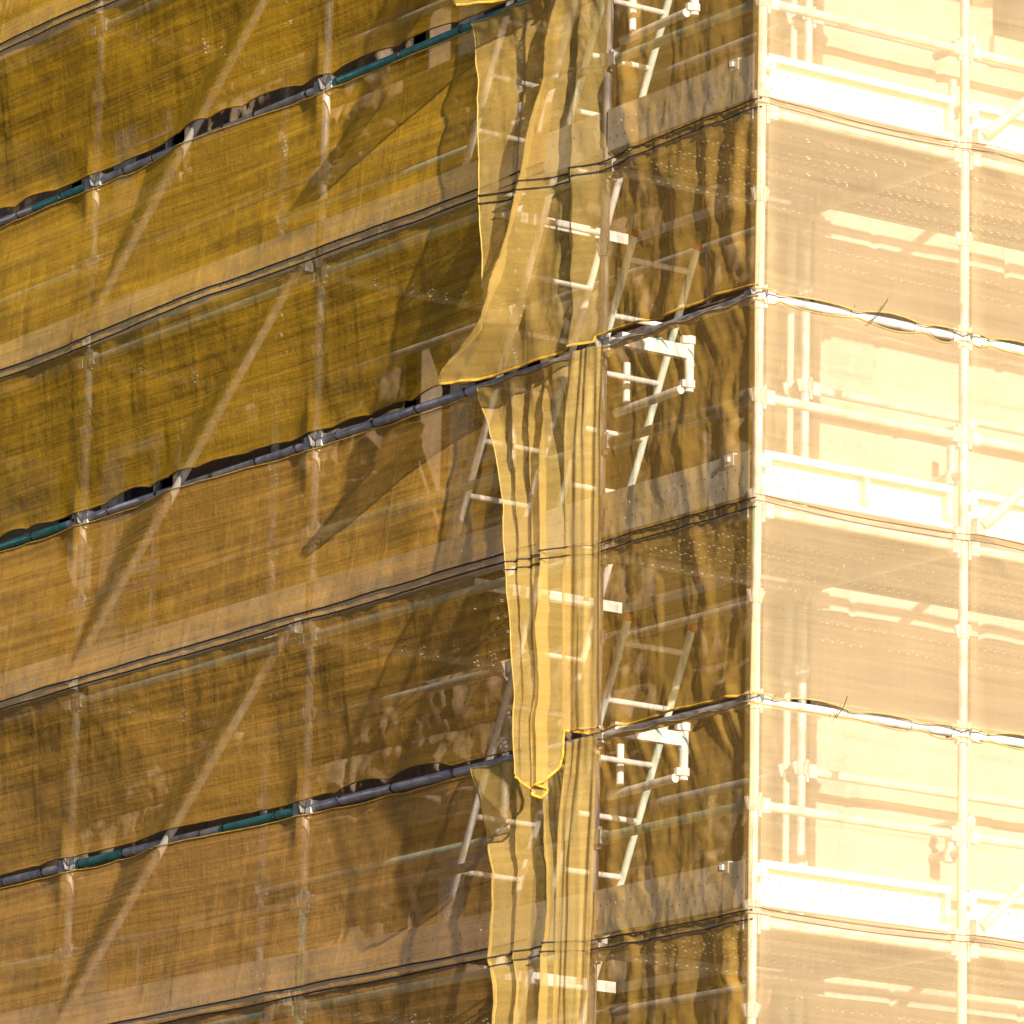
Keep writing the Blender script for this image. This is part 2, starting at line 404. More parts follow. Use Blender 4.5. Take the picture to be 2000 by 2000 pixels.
pole(PX[1], YI, GROUND, ZT, [(STEEL, ZT)], 'inner pole near the stone wall behind the brace lower ends', 'scaffold poles')
pole(PX[3], RY[2], GROUND, ZT, [(STEEL, ZT)], 'inner pole near the pale wall at the far end of the bright face', 'scaffold poles')

# ---------------------------------------------------------------- horizontal tubes
def fitting_mesh():
    m = MB(); m.box(-.018, .03, -.026, .026, -.034, .036); m.box(-.026, -.012, -.012, .012, -.055, .06); return m.mesh('end_fitting', STEEL, None)
FIT = fitting_mesh()
def tie_mesh():
    m = MB(); m.tube([(-.0035, 0, 0), (.0035, 0, 0)], .0275, 12); m.box(-.004, .004, -.035, -.024, -.008, .008); return m.mesh('cable_tie', TIEM, 40)
TIE = tie_mesh()
m = MB(); m.tube([(-.0012, 0, 0), (.0012, 0, 0)], .0252, 12); m.tube([(0, -.022, .012), (.01, -.03, .05)], .0014, 5); WTIE = m.mesh('wire_tie', TIEM, 40)
def rail(p0, p1, mats, label, name='guard_rail', cat='rail', group=None, ties=(), r=.0238, fit=True, sag=0):
    p0 = Vector(p0); p1 = Vector(p1); L = (p1-p0).length; d = (p1-p0).normalized()
    ang = math.atan2(d.y, d.x)
    t = thing(name, label, cat, p0, (0, 0, ang), group)
    a = .035 if fit else 0
    x = a
    for m_, fr in mats:
        xe = a+(L-2*a)*fr
        b = MB(); b.tube([(x, 0, 0), (xe, 0, 0)], r, 14); build(b, 'tube' if m_ in (STEEL, STEELD, POLE) else 'painted_tube', m_, t); x = xe
    if fit:
        link('end_fitting', FIT, t, (a+.02, 0, 0)); link('end_fitting', FIT, t, (L-a-.02, 0, 0), (0, 0, math.pi))
    for q in ties: link('cable_tie', TIE if abs(d.y) < .5 else WTIE, t, (q, 0, 0), (random.uniform(-.5, .5), 0, random.uniform(-.25, .25)))
    return t
def liftword(z):
    for d in DECK:
        if d-.3 < z < d+1.7: return LIFT[d]
BAYL = ['outermost gold netted bay', 'slanting brace bay', 'ladder hatch bay', 'narrow corner bay']
BAYR = ['bright bay beside corner pole', 'far bright bay']
# tie positions along the left face, per netted rail
TIES = {}
for i, z in enumerate(RAILZ):
    rs = np.random.RandomState(40+i); x = PX[0]; L = []
    while x < -2.45:
        L.append(x); x += rs.uniform(.30, .62)
    L = [q for q in L if min(abs(q-p) for p in PX) > .06 and abs(q+5.07) > .12]
    L += [-5.26, -4.93]
    TIES[z] = sorted(L)
RM = {4.242: [[(STEEL, .72), (TEAL, 1)], [(STEEL, 1)], [(TEAL, .5), (TEAL, 1)], [(STEEL, 1)]],
      2.242: [[(STEELD, .62), (TEAL, .95), (STEELD, 1)], [(STEELD, 1)], [(STEELD, 1)], [(STEEL, 1)]],
      0.242: [[(STEELD, 1)], [(TEAL, .24), (STEELD, .66), (TEAL, 1)], [(STEELD, 1)], [(STEEL, 1)]]}
RAILCOL = {4.242: ['grey and teal', 'pale grey', 'teal painted', 'pale'], 2.242: ['grey and teal', 'dark grey', 'long dark grey', 'pale'],
           0.242: ['rusty grey', 'teal and grey', 'blue grey', 'pale']}
RLINE = {4.242: 'upper', 2.242: 'middle', 0.242: 'lower'}
for z in RAILZ:
    for b in range(4):
        ties = [q-PX[b] for q in TIES[z] if PX[b]+.05 < q < PX[b+1]-.05]
        rail((PX[b], 0, z), (PX[b+1], 0, z), RM[z][b], f'{RAILCOL[z][b]} rail tube at the {RLINE[z]} net seam, {BAYL[b]}', group='rail tubes the nets are tied to', ties=ties)
    for b in range(2):
        ties = [.08, .55, .95, 1.2] if b == 0 else [.14, .5]
        rail((0, RY[b], z), (0, RY[b+1], z), [(STEEL, 1)] if b == 0 else [(MINT, 1)],
             f'white sunlit rail tube at the {RLINE[z]} net seam, {BAYR[b]}' if b == 0 else f'mint green rail tube at the {RLINE[z]} net seam, {BAYR[b]}', group='rail tubes the nets are tied to', ties=ties)
for d in DECK:
    z = d+.4875
    if z < 5.8:
        for b in range(4):
            rail((PX[b], 0, z), (PX[b+1], 0, z), [(MINT if (b+int(d)) % 3 == 0 else POLE, 1)], f'knee rail tube behind netting, {LIFT[d]}, {BAYL[b]}', group='knee rails')
        for b in range(2):
            rail((0, RY[b], z), (0, RY[b+1], z), [(STEEL if b == 0 else MINT, 1)], f'knee rail tube in full sun, {LIFT[d]}, {BAYR[b]}', group='knee rails')
    z = d-.075
    for b in range(4):
        rail((PX[b], 0, z), (PX[b+1], 0, z), [(MINT if b in (1, 2) else POLE, 1)], f'ledger tube under the outer deck edge, {LIFT[d]}, {BAYL[b]}', 'ledger', 'ledger', 'deck ledgers')
    for b in range(2):
        rail((0, RY[b], z), (0, RY[b+1], z), [(STEEL if b == 0 else MINT, 1)], f'ledger under the sunlit deck edge, {LIFT[d]}, {BAYR[b]}', 'ledger', 'ledger', 'deck ledgers')
    for b in (1, 2):
        rail((PX[b], YI, z), (PX[b+1], YI, z), [(STEEL, 1)], f'inner ledger tube along the stone wall, {LIFT[d]}, {BAYL[b]}', 'ledger', 'ledger', 'deck ledgers')
        rail((PX[b], YI, d+.99), (PX[b+1], YI, d+.99), [(MINT if b == 1 else STEEL, 1)], f'inner rail tube along the stone wall, {LIFT[d]}, {BAYL[b]}', group='inner rails')
    rail((PX[3], RY[1], d+.99), (PX[3], RY[2], d+.99), [(MINT if d < 0 else STEEL, 1)], f'inner rail tube in front of the pale wall, {LIFT[d]}', group='inner rails')
    for i in (1, 2, 3, 4):
        rail((PX[i], 0, z), (PX[i], YI, z) if i < 4 else (PX[i], RY[1], z+.001), [(STEEL, 1)], f'cross tube under the deck, {LIFT[d]}, ' + ['', 'below the brace lower end', 'below the brace upper end', 'beside the ladder hatch', ''][i], 'transom', 'transom', 'deck cross tubes') if i < 4 else None
    rail((0, RY[1], z-.0), (PX[3], RY[1], z-.0), [(STEEL, 1)], f'cross tube under the sunlit deck, {LIFT[d]}, running to the stone corner', 'transom', 'transom', 'deck cross tubes')

# ---------------------------------------------------------------- decks
PW = .225
_pl = {}
def plank_mesh(L):
    L = round(L, 3)
    if L not in _pl:
        m = MB(); h = PW/2
        m.box(-L/2, L/2, -h, h, -.0028, -.0022)
        m.box(-L/2, L/2, -h, -h+.003, -.055, -.003); m.box(-L/2, L/2, h-.003, h, -.055, -.003)
        m.box(-L/2, L/2, -h+.003, -h+.018, -.055, -.052); m.box(-L/2, L/2, h-.018, h-.003, -.055, -.052)
        for e in (-1, 1): m.box(min(e*L/2, e*(L/2-.004)), max(e*L/2, e*(L/2-.004)), -h+.003, h-.003, -.051, -.003)
        _pl[L] = m.mesh('deck_plank', PLANK, None)
    return _pl[L]
PNUM = ['outermost plank', 'second plank from outside', 'middle plank', 'fourth plank from outside', 'innermost plank']
for d in DECK+[7.25]:  # highest planks are added out of view to block sun from above
    for b in range(4):
        for k in range(5):
            y = .03+PW/2+k*(PW+.012)
            x0, x1 = PX[b]+.03, PX[b+1]-.03
            where = BAYL[b]
            if b == 3: continue
            if b == 2 and k < 4: x1 = -2.43; where = 'short, ending at the ladder hatch'
            ob = link('deck_plank', plank_mesh(x1-x0), None, ((x0+x1)/2, y, d), (0, 0, 0))
            ob['label'] = f'{PNUM[k]} of the {LIFT[d]} deck, {where}'; ob['category'] = 'plank'; ob['group'] = 'perforated steel deck planks'
            if b == 2 and k < 4:
                m = MB(); m.box(0, .012, -PW/2, PW/2, -.056, .001); build(m, 'end_cap', ALU, ob, ((x1-x0)/2+.001, 0, 0), smooth=None)  # bright plate imitating sunlight on the plank's end face
    for b in range(2):
        for k in range(5):
            x = -.03-PW/2-k*(PW+.012)
            y0, y1 = (RY[0]+.03, RY[1]-.012) if b == 0 else (RY[1]+.012, RY[2]-.03)
            ob = link('deck_plank', plank_mesh(y1-y0), None, (x, (y0+y1)/2, d), (0, 0, math.pi/2))
            ob['label'] = f'{PNUM[k]} of the {LIFT[d]} deck, {BAYR[b]}'; ob['category'] = 'plank'; ob['group'] = 'perforated steel deck planks'

# ---------------------------------------------------------------- toe boards
def toe_mesh(L, mat=None, flat=False):
    m = MB(); h = .11
    if flat:
        m.box(-L/2, L/2, -.053, -.050, -h, h)
        m.box(-L/2, L/2, -.050, 0, h-.003, h); m.box(-L/2, L/2, -.050, 0, -h, -h+.003)
        return m.mesh('board', TOE, None)
    m.box(-L/2, L/2, 0, .003, -h, h)
    m.box(-L/2, L/2, -.05, 0, h-.003, h); m.box(-L/2, L/2, -.05, -.047, h-.036, h-.003)
    m.box(-L/2, L/2, -.05, 0, -h, -h+.003); m.box(-L/2, L/2, -.05, -.047, -h+.003, -h+.03)
    return m.mesh('board', mat or TOE, None)
def clip_mesh():
    m = MB(); m.box(-.035, .035, -.06, -.008, -.03, .03); m.box(-.012, .012, -.075, -.06, -.012, .012); return m.mesh('clip', WHITE, None)
def brk_mesh():
    m = MB(); m.box(-.014, .014, -.046, -.002, -.10, .07); return m.mesh('bracket', STEEL, None)
CLIP, BRK = clip_mesh(), brk_mesh()
for d in DECK:
    for b in range(4):
        x0, x1 = PX[b]+.035, PX[b+1]-.035
        t = thing('toe_board', f'perforated toe board behind netting, {LIFT[d]}, {BAYL[b]}', 'toe board', ((x0+x1)/2, .034, d+.115), group='toe boards')
        link('board', toe_mesh(x1-x0, None, True), t)
        if b == 3: link('clip', CLIP, t, ((x1-x0)/2-.16, 0, .09))
    for b in range(2):
        y0, y1 = RY[b]+.035, RY[b+1]-.075
        t = thing('toe_board', f'white sunlit perforated toe board, {LIFT[d]}, {BAYR[b]}', 'toe board', (-.034, (y0+y1)/2, d+.115), (0, 0, math.pi/2), 'toe boards')
        link('board', toe_mesh(y1-y0, TOE_R), t)
        link('bracket', BRK, t, ((y1-y0)/2-.02, 0, 0))
        if b == 0 and abs(d-1.25) < .1: link('bracket', BRK, t, (0.05, 0, 0))
        link('clip', CLIP, t, (-(y1-y0)/2+.0, -.0, .06))

# ---------------------------------------------------------------- braces
def brace(p0, p1, label, mat=STEEL):
    p0 = Vector(p0); p1 = Vector(p1)
    t = thing('diagonal_brace', label, 'brace', p0, group='slanting brace tubes')
    m = MB(); m.tube([(0, 0, 0), p1-p0], .0242, 16); build(m, 'tube', mat, t)
    for q in (Vector((0, 0, 0)), p1-p0):
        e = MB()
        if abs((p1-p0).x) > .1: e.box(-.028, .028, .0, .055, -.04, .04)
        else: e.box(-.055, .0, -.03, .03, -.04, .04)
        build(e, 'clamp', STEEL, t, q, smooth=None)
    return t
for d in [-2.75]+DECK:
    nm = {-2.75: 'below the lowest visible deck'}.get(d) or 'of the '+LIFT[d]
    brace((-6.29, -.092, d+.03), (-3.96, -.092, d+1.98), f'slanting brace tube stretching the gold netting, {nm}', BRACE)
for d in DECK[:3]:
    brace((.082, 1.335, d+.03), (.082, 3.62, d+.03+.857*2.285), f'pale brace tube rising right on the sunlit face, {LIFT[d]}')

# ---------------------------------------------------------------- netting
def ribbon_tube(pts, r, n=6):
    m = MB(); m.tube(pts, r, n); return m
def smooth_gap(x, ties):
    """0 at a tie, 1 midway between two ties"""
    ts = np.array(ties); i = np.clip(np.searchsorted(ts, x)-1, 0, len(ts)-2)
    f = np.clip((x-ts[i])/(ts[i+1]-ts[i]), 0, 1); w_ = ts[i+1]-ts[i]
    return np.sin(np.pi*f), w_
XR = -1.62
def sheet_left(zb, zt, name_z, label, bottom_ties, top_ties, seed):
    t = thing('debris_net', label, 'netting', (-5, 0, (zb+zt)/2), group='gold debris nets')
    base = np.array((-5, 0, (zb+zt)/2))
    xs = np.arange(-9.0, XR+.001, .0175); n = 120
    rs = np.random.RandomState(seed)
    def lowz(x):
        if bottom_ties is None: return np.full_like(x, zb)
        s, wd = smooth_gap(x, bottom_ties)
        amp = .065*wd*(.5+1.0*vn(x*1.3, x*0+seed, 5))
        return zb+.033+s**.6*np.clip(amp, .0, .06)+.002*vn(x*9, x*0+seed, 7)
    def topz(x):
        if top_ties is None: return np.full_like(x, zt)
        s, wd = smooth_gap(x, top_ties)
        return zt-.046-s*.008*(1+vn(x*2.1, x*0+seed+.5, 6))+.002*vn(x*8, x*0+seed, 8)
    v = np.linspace(0, 1, n)
    v = .5-.5*np.cos(np.pi*v)*.35-(.5-v)*.65*1.0 if False else v
    X, V = np.meshgrid(xs, v)
    ZB, ZT_ = lowz(xs)[None], topz(xs)[None]
    Z = ZB+(ZT_-ZB)*V
    d = depth_left(X, Z, V, seed, bottom_ties, top_ties)
    P = np.stack([X, -d, Z], -1)-base
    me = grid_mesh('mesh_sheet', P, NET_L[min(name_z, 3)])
    link('mesh_sheet', me, t)
    for vi, nm in ((0, 'hem'), (n-1, 'hem')):
        if (vi == 0 and bottom_ties is None) or (vi and top_ties is None): continue
        m = ribbon_tube([P[vi, i]+np.array((0, -.002, 0)) for i in range(0, len(xs), 2)], .0042)
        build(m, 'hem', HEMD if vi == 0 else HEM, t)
    deck = [q for q in DECK if zb < q < zt]
    if deck:
        for dz in (.0+.012, -.036):
            pts = []
            for i in range(0, len(xs), 1):
                z = deck[0]+dz+.018*float(vn(xs[i]*.5, seed*1.3, 9))+.004*float(vn(xs[i]*3, seed*1.3+dz*40, 9))
                pts.append(Vector((xs[i], -float(np.interp(z, Z[:, i], d[:, i]))-.006, z))-Vector(base))
            rr = [.0052 if (i % 2) else .0040 for i in range(len(pts))]
            m = MB(); m.tube(pts, rr, 6); build(m, 'lacing_cord', CORD, t)
    return t
def depth_left(X, Z, V, seed, bt, tt):
    env = np.sin(np.pi*np.clip(V, 0, 1))
    tn = np.abs(2*V-1); d = .034+.105*(1-np.sqrt(tn*tn+.012))*np.clip(np.minimum(V, 1-V)/.10, 0, 1)
    # toe board line holds the sheet a little further out
    d = d+.012*np.exp(-((V-.5)/.06)**2)
    # loose billow, long tension folds, small crumples
    d = d+env**.5*(.016*vn(X*.9, Z*1.4, seed)+.010*vn(X*2.2+Z*1.1, Z*2.6, seed+1))
    d = d+env**.4*(.0035*vn(X*1.6-Z*.5, Z*9, seed+2)+.0022*vn(X*2.5, Z*21, seed+3)+.0016*vn(X*9, Z*2.0, seed+4)+.0016*fbm(X*8, Z*8, seed+5, 3))
    # packing creases
    d = d+env**.4*.0022*np.exp(-(((X*3.1+.05*vn(X*0, Z*3, seed+6)) % 1.0-.5)/.025)**2)
    # arched hems stand off the tube
    if bt is not None:
        s, wd = smooth_gap(X, bt); d = d+np.exp(-V/.035)*s*.008
    if tt is not None:
        s, wd = smooth_gap(X, tt); d = d+np.exp(-(1-V)/.03)*s*.004
    # poles push it out
    for p in PX[:3]:
        sharp = np.exp(-np.abs(X-p)/.16)
        d = smax(d, .058-.14*np.abs(X-p), .012)
    # slanting braces push it out
    for dk in [-2.75]+DECK:
        x0, z0, x1, z1 = -6.29, dk+.03, -3.96, dk+1.98
        L = math.hypot(x1-x0, z1-z0); ux, uz = (x1-x0)/L, (z1-z0)/L
        a = (X-x0)*ux+(Z-z0)*uz; q = (X-x0)*uz-(Z-z0)*ux
        over = np.maximum(np.maximum(-a, a-L), 0)
        sl_ = np.where(q > 0, .13, .30); tent = .124-sl_*np.sqrt(np.maximum(np.abs(q)-.018, 0)**2+(over*1.5)**2)
        d = smax(d, tent, .008)
    return d
LN = {0: ('gold debris net below the lower seam, slanting brace bulging through it', -1.758, .242),
      1: ('wide gold debris net between the lower and middle rail seams', .242, 2.242),
      2: ('wide gold debris net between the middle and upper rail seams', 2.242, 4.242),
      3: ('gold debris net above the upper rail seam, wrinkled, at the photo top', 4.242, 6.242),
      4: ('gold debris net added unseen overhead for its shade', 6.242, 8.242)}  # extra sheet added out of view, weakening sun on the wall behind
for k, (lb, zb, zt) in LN.items():
    sheet_left(zb, zt, k, lb, TIES.get(zb), TIES.get(zt), 100+17*k)

# --- sheer sheets of the ladder bay: loose folded free edge on the left, tied to the corner pole on the right
def interp(tab, z):
    a = np.array(sorted(tab)); return np.interp(z, a[:, 0], a[:, 1])
def sheet_corner(zt, left_tab, bottom_fn, label, seed, edge, folds):
    t = thing('loose_net', label, 'netting', (-1.3, 0, zt), group='loose sheer nets of the ladder bay')
    base = np.array((-1.3, 0, zt))
    C, R = 300, 190
    tt = np.linspace(0, 1, C); vv = np.linspace(0, 1, R)
    T, V = np.meshgrid(tt, vv)
    # columns are spread by x at the widest; x of a column slides with the left edge
    zb0 = 2.0
    xr = .068
    X = np.zeros_like(T); Z = np.zeros_like(T)
    Xtop = interp(left_tab, zt)
    # nominal x first, for the hem height
    Xn = (Xtop)+(xr-Xtop)*T
    ZB = bottom_fn(T)
    TZ = zt-.012-.012*np.sin(T*23)**2
    Z = TZ+(ZB-TZ)*V
    HG = 1-np.exp(-V/.12); de = .04+HG*(interp(edge, V)+folds[0][3]*.9)
    XL = interp(left_tab, Z+.345*(de-.1))+1.31*(de-.1)
    # left of the grey pole the columns slide, right of it they stay
    xp = -1.27
    tp = (xp-Xtop)/(xr-Xtop)
    X = np.where(T < tp, XL+(xp-XL)*(T/tp), xp+(xr-xp)*((T-tp)/(1-tp)))
    fr = np.clip(1-T/tp, 0, 1)                     # 1 at the free edge, 0 at the pole
    hang = 1-np.exp(-V/.12)
    TT = T/tp
    wob = .035*vn(V*3.0, T*0+seed, 31)
    d = .040+hang*fr**.7*interp(edge, V)
    for (cs_, wl, wr, A) in folds:
        c = interp(cs_, V)+wob
        up_ = np.clip((TT-(c-wl))/wl, 0, 1); dn = np.clip(1-(TT-c)/wr, 0, 1)
        d = d+hang*A*np.minimum(up_, dn)*np.where(TT < 1, 1, 0)*(.75+.5*vn(V*4, c*9, seed+8)*.5+.2)
    Q = (T-tp)/(1-tp)
    for (c0, wl, wr, A) in ((.20, .13, .05, .036), (.42, .06, .22, .034), (.60, .05, .07, .014), (.86, .13, .05, .044)):
        c = c0+.10*vn(V*2.2, T*0+c0*9+seed, 33)+.10*V-.05+.040*fbm(V*8, T*0+c0*5+seed, 35, 3)
        u_ = np.clip(np.minimum((Q-(c-wl))/wl, 1-(Q-c)/wr), 0, 1); u_ = u_*u_*(3-2*u_)
        d = d+hang*A*u_*(.5+1.1*vn(V*2.3, T*0+c0*5, seed+9))
    d = d+hang*np.where(T < tp, 1.0, 0)*np.clip((1-TT)/.1, 0, 1)*(.010*vn(X*10+Z*2, Z*5, seed+12)+.009*fbm(X*9, Z*10, seed+14, 4)*np.exp(-V/.35))
    d = d+hang*(.0075*vn(X*7, Z*4, seed+2)+.0045*fbm(X*13, Z*7, seed+3, 3)+.0010*vn(X*34, Z*3, seed+5))
    d = d+np.exp(-V/.09)*(1-np.exp(-V/.012))*.020*vn(X*16+Z*9, Z*3, seed+4)
    d = np.maximum(d, .034)
    for p in (PX[3], PX[4]): d = smax(d, .054-.2*np.abs(X-p), .01)
    P = np.stack([X, -d, Z], -1)-base
    me = grid_mesh('mesh_sheet', P, NET_C); me.materials.append(NET_S)
    mi = np.broadcast_to((((tt[:-1]+tt[1:])/2) > tp+.01)[None], (R-1, C-1)).astype(np.int32).ravel()
    me.polygons.foreach_set('material_index', mi); link('mesh_sheet', me, t)
    for row in (0, R-1):
        m = ribbon_tube([Vector(P[row, i])+Vector((0, -.003, 0)) for i in range(0, C, 2)], .0042 if row == 0 else .0065); build(m, 'hem', HEMP if row == 0 else HEM, t)
    m = ribbon_tube([Vector(P[i, 0])+Vector((0, -.002, 0)) for i in range(0, R, 2)], .0035); build(m, 'edge_hem', HEMP, t)
    deck = zt-.992
    for dz in (-.03, -.075):
        pts = []
        for j in range(0, C):
            z = deck+dz+.03*math.sin(tt[j]*5+seed)*(1-tt[j])-.05*(1-tt[j])**2
            zz = Z[::-1, j]
            pts.append(Vector((float(np.interp(z, zz, X[::-1, j])), -float(np.interp(z, zz, d[::-1, j]))-.007, z))-Vector(base))
        m = MB(); m.tube(pts, [.0042 if (i % 2) else .0032 for i in range(len(pts))], 6); build(m, 'lacing_cord', CORD, t)
    return t
def bot_plain(z):
    return lambda T: z+.02+.035*np.abs(np.sin(T*9.0))*(T > .45)-.085*np.clip(1-T/.45, 0, 1)
def bot_flap(T):
    tab = [(0, .02), (.05, -.01), (.11, -.06), (.16, -.08), (.20, -.03), (.26, .0), (.32, .07), (.335, .14), (.345, .262), (.50, .255), (.56, .262), (.75, .275), (1, .262)]
    a = np.array(tab); return np.interp(T, a[:, 0], a[:, 1])
K = lambda v: [(0, v), (1, v)]
F_AB = [(K(0), .05, .27, .075), ([(0, .66), (.25, .60), (.5, .47), (.7, .29), (.85, .12), (1, -.06)], .10, .20, .12), ([(0, .40), (.3, .36), (.5, .30), (1, .1)], .05, .06, .03), (K(.84), .08, .17, .055)]
F_BC = [(K(0), .05, .12, .05), ([(0, .30), (.3, .20), (1, .12)], .08, .10, .04), ([(0, .45), (.4, .38), (1, .30)], .06, .12, .045), ([(0, .60), (1, .52)], .05, .48, .10)]
F_CD = [(K(0), .05, .22, .06), ([(0, .36), (.3, .28), (1, .25)], .06, .12, .05), ([(0, .60), (.4, .68), (1, .64)], .06, .34, .085)]
E_AB = [(0, .05), (.3, .09), (.6, .13), (1, .17)]; E_BC = [(0, .08), (.3, .22), (.55, .29), (1, .31)]; E_CD = [(0, .10), (.3, .22), (1, .26)]
sheet_corner(6.242, [(6.3, -2.2), (4.26, -2.38)], bot_plain(4.242), 'loose sheer net of the ladder bay above the upper seam', 211, E_AB, F_AB)
sheet_corner(4.242, [(4.25, -2.40), (4.17, -2.36), (3.87, -2.29), (3.2, -2.25), (2.7, -2.20), (2.5, -2.22), (2.26, -2.46)], bot_plain(2.242),
             'loose folded sheer net hanging from the teal upper rail over the ladder bay', 223, E_AB, F_AB)
sheet_corner(2.242, [(2.25, -2.28), (2.16, -2.224), (1.82, -2.07), (1.43, -1.961), (.56, -1.837), (.07, -1.797), (-.1, -1.79)], bot_flap,
             'loose sheer net whose folded tail hangs free past the lower seam', 237, E_BC, F_BC)
sheet_corner(.242, [(.25, -2.26), (.1, -2.17), (-.34, -1.99), (-.76, -2.05), (-.9, -1.98), (-1.8, -1.98)], bot_plain(-1.758),
             'loose folded sheer net hanging below the lower seam', 251, E_CD, F_CD)

# --- bunched strips of netting hanging in front of the grey pole
def band(z1, z0, xa, xb, label, seed, dtop=.03):
    t = thing('bunched_net', label, 'netting', ((xa[0]+xb[0])/2, 0, z1), group='bunched net strips at the grey pole')
    base = np.array(((xa[0]+xb[0])/2, 0, z1)); C, R = 90, 130
    T, V = np.meshgrid(np.linspace(0, 1, C), np.linspace(0, 1, R))
    Z = z1+(z0-z1)*V
    A_ = xa[0]+(xa[1]-xa[0])*V; B_ = xb[0]+(xb[1]-xb[0])*V
    X = A_+(B_-A_)*T
    grow = np.clip(V/.25, 0, 1); grow = grow*grow*(3-2*grow)
    d = .075+dtop+(.03+.05*grow)*np.clip(1-T, 0, 1)**1.0-.05*np.exp(-T/.05)*grow
    d = d+.007*np.sin(T*13+vn(V*2, T*0+seed, 3)*2.0)*(.5+.5*grow)+.0025*np.sin(T*29+2*V+seed)+.003*vn(T*14, V*2, seed+7)+.004*vn(T*9, V*7, seed)+.003*vn(X*30, Z*4, seed+2)
    P = np.stack([X, -d, Z], -1)-base
    link('mesh_sheet', grid_mesh('mesh_sheet', P, NET_B), t)
    m = ribbon_tube([Vector(P[R-1, i])+Vector((0, -.002, 0)) for i in range(0, C, 2)], .0055); build(m, 'hem', HEMP, t)
band(2.215, .262, (-1.40, -1.36), (-1.14, -1.10), 'bright bunched net strip with straight hem, hanging between middle and lower seams', 417)
band(.225, -1.7, (-1.36, -1.40), (-1.13, -1.17), 'bunched bright net strip below the lower seam', 433)

# --- sunlit face sheets
def sheet_right(zb, zt, label, seed):
    t = thing('debris_net', label, 'netting', (0, 1.8, (zb+zt)/2), group='sunlit debris nets')
    base = np.array((0, 1.8, (zb+zt)/2))
    ys = np.arange(-.062, 4.0, .02); n = 90; v = np.linspace(0, 1, n)
    Y, V = np.meshgrid(ys, v)
    ties = [-.08, .10, .58, 1.0, 1.24, 1.42, 1.8, 2.4, 3.1, 3.7, 4.2]
    s, wd = smooth_gap(ys, ties)
    ZB = (zb+.012+s*.020*wd/.4*(1+.5*vn(ys*2, ys*0, seed)))[None]; ZTT = (zt-.020-s*.022*(1+vn(ys*1.6, ys*0+3, seed)))[None]
    Z = ZB+(ZTT-ZB)*V
    env = np.sin(np.pi*V)
    d = .036+.026*env**.6+env**.5*(.012*vn(Y*1.1, Z*1.3, seed)+.006*vn(Y*2.7, Z*2.9, seed+1)+.002*fbm(Y*7, Z*7, seed+2, 3))
    for p in RY: d = smax(d, .067-.30*np.abs(Y-p), .012)
    for dk in DECK[:3]:
        x0, z0, x1, z1 = 1.335, dk+.03, 3.62, dk+.03+.857*2.285
        L = math.hypot(x1-x0, z1-z0); ux, uz = (x1-x0)/L, (z1-z0)/L
        a = (Y-x0)*ux+(Z-z0)*uz; q = (Y-x0)*uz-(Z-z0)*ux
        over = np.maximum(np.maximum(-a, a-L), 0)
        d = smax(d, .114-.2*np.maximum(np.abs(q)-.016, 0)-.35*over, .01)
    P = np.stack([d, Y, Z], -1)-base
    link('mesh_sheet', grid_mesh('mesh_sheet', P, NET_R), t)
    for vi in (0, n-1):
        m = ribbon_tube([Vector(P[vi, i])+Vector((.003, 0, 0)) for i in range(0, len(ys), 2)], .0036); build(m, 'hem', HEMP, t)
    deck = [q for q in DECK if zb < q < zt]
    if deck:
        for dz in (-.018, -.048):
            pts = []
            for i in range(len(ys)):
                z = deck[0]+dz+.006*float(vn(ys[i]*1.2, seed+dz, 9))-.02*math.sin(min(1, max(0, ys[i]/1.28))*math.pi)
                pts.append(Vector((float(np.interp(z, Z[:, i], d[:, i]))+.004, ys[i], z))-Vector(base))
            m = MB(); m.tube(pts, .0015, 5); build(m, 'lacing_cord', CORDR, t)
for k, (zb, zt) in enumerate(((-1.758, .242), (.242, 2.242), (2.242, 4.242), (4.242, 6.242), (6.242, 8.242))):  # last sheet is an unseen addition that cuts sun entering from above
    sheet_right(zb, zt, ['sunlit pale net below the lower seam of the bright face', 'sunlit pale net between lower and middle seams of the bright face',
                         'sunlit pale net between middle and upper seams of the bright face', 'sunlit pale net above the upper seam of the bright face', 'sunlit pale net added unseen overhead to dim the sun'][k], 300+13*k)

# ---------------------------------------------------------------- ladders
def ladder(zbase, label):
    t = thing('ladder', label, 'ladder', (-3.17, .5, zbase), group='access ladders through the deck hatches')
    dx, dz = 1.72, 3.66
    u = Vector((dx, 0, dz)); L = u.length; u.normalize()
    for s in (-.2, .2):
        m = MB(); m.tube([(0, s, 0), u*L*.62+Vector((0, s, 0))], .0195, 12); st = build(m, 'stile', ALU, t)
        m = MB(); m.tube([u*L*.62+Vector((0, s, 0)), u*L+Vector((0, s, 0))], .0195, 12); build(m, 'painted_stile', ALUG, t)
        m = MB(); m.tube([u*(L)+Vector((0, s, 0)), u*(L+.035)+Vector((0, s, 0))], [.023, .021], 12); build(m, 'end_cap', ORANGE, t)
    k = (L-.12) % .3
    while k < L-.05:
        m = MB(); q = u*k; m.tube([q+Vector((0, -.2, 0)), q+Vector((0, .2, 0))], .0155, 10); build(m, 'rung', ALU, t); k += .3
for z, lb in ((-2.75, 'aluminium ladder rising through the lowest deck hatch, orange capped, photo bottom'), (-.75, 'aluminium ladder with orange caps, top showing just under the middle seam'),
              (1.25, 'aluminium ladder standing behind the hanging folded net, between middle and upper seams'), (3.25, 'aluminium ladder behind the netting at the photo top')):
    ladder(z, lb)

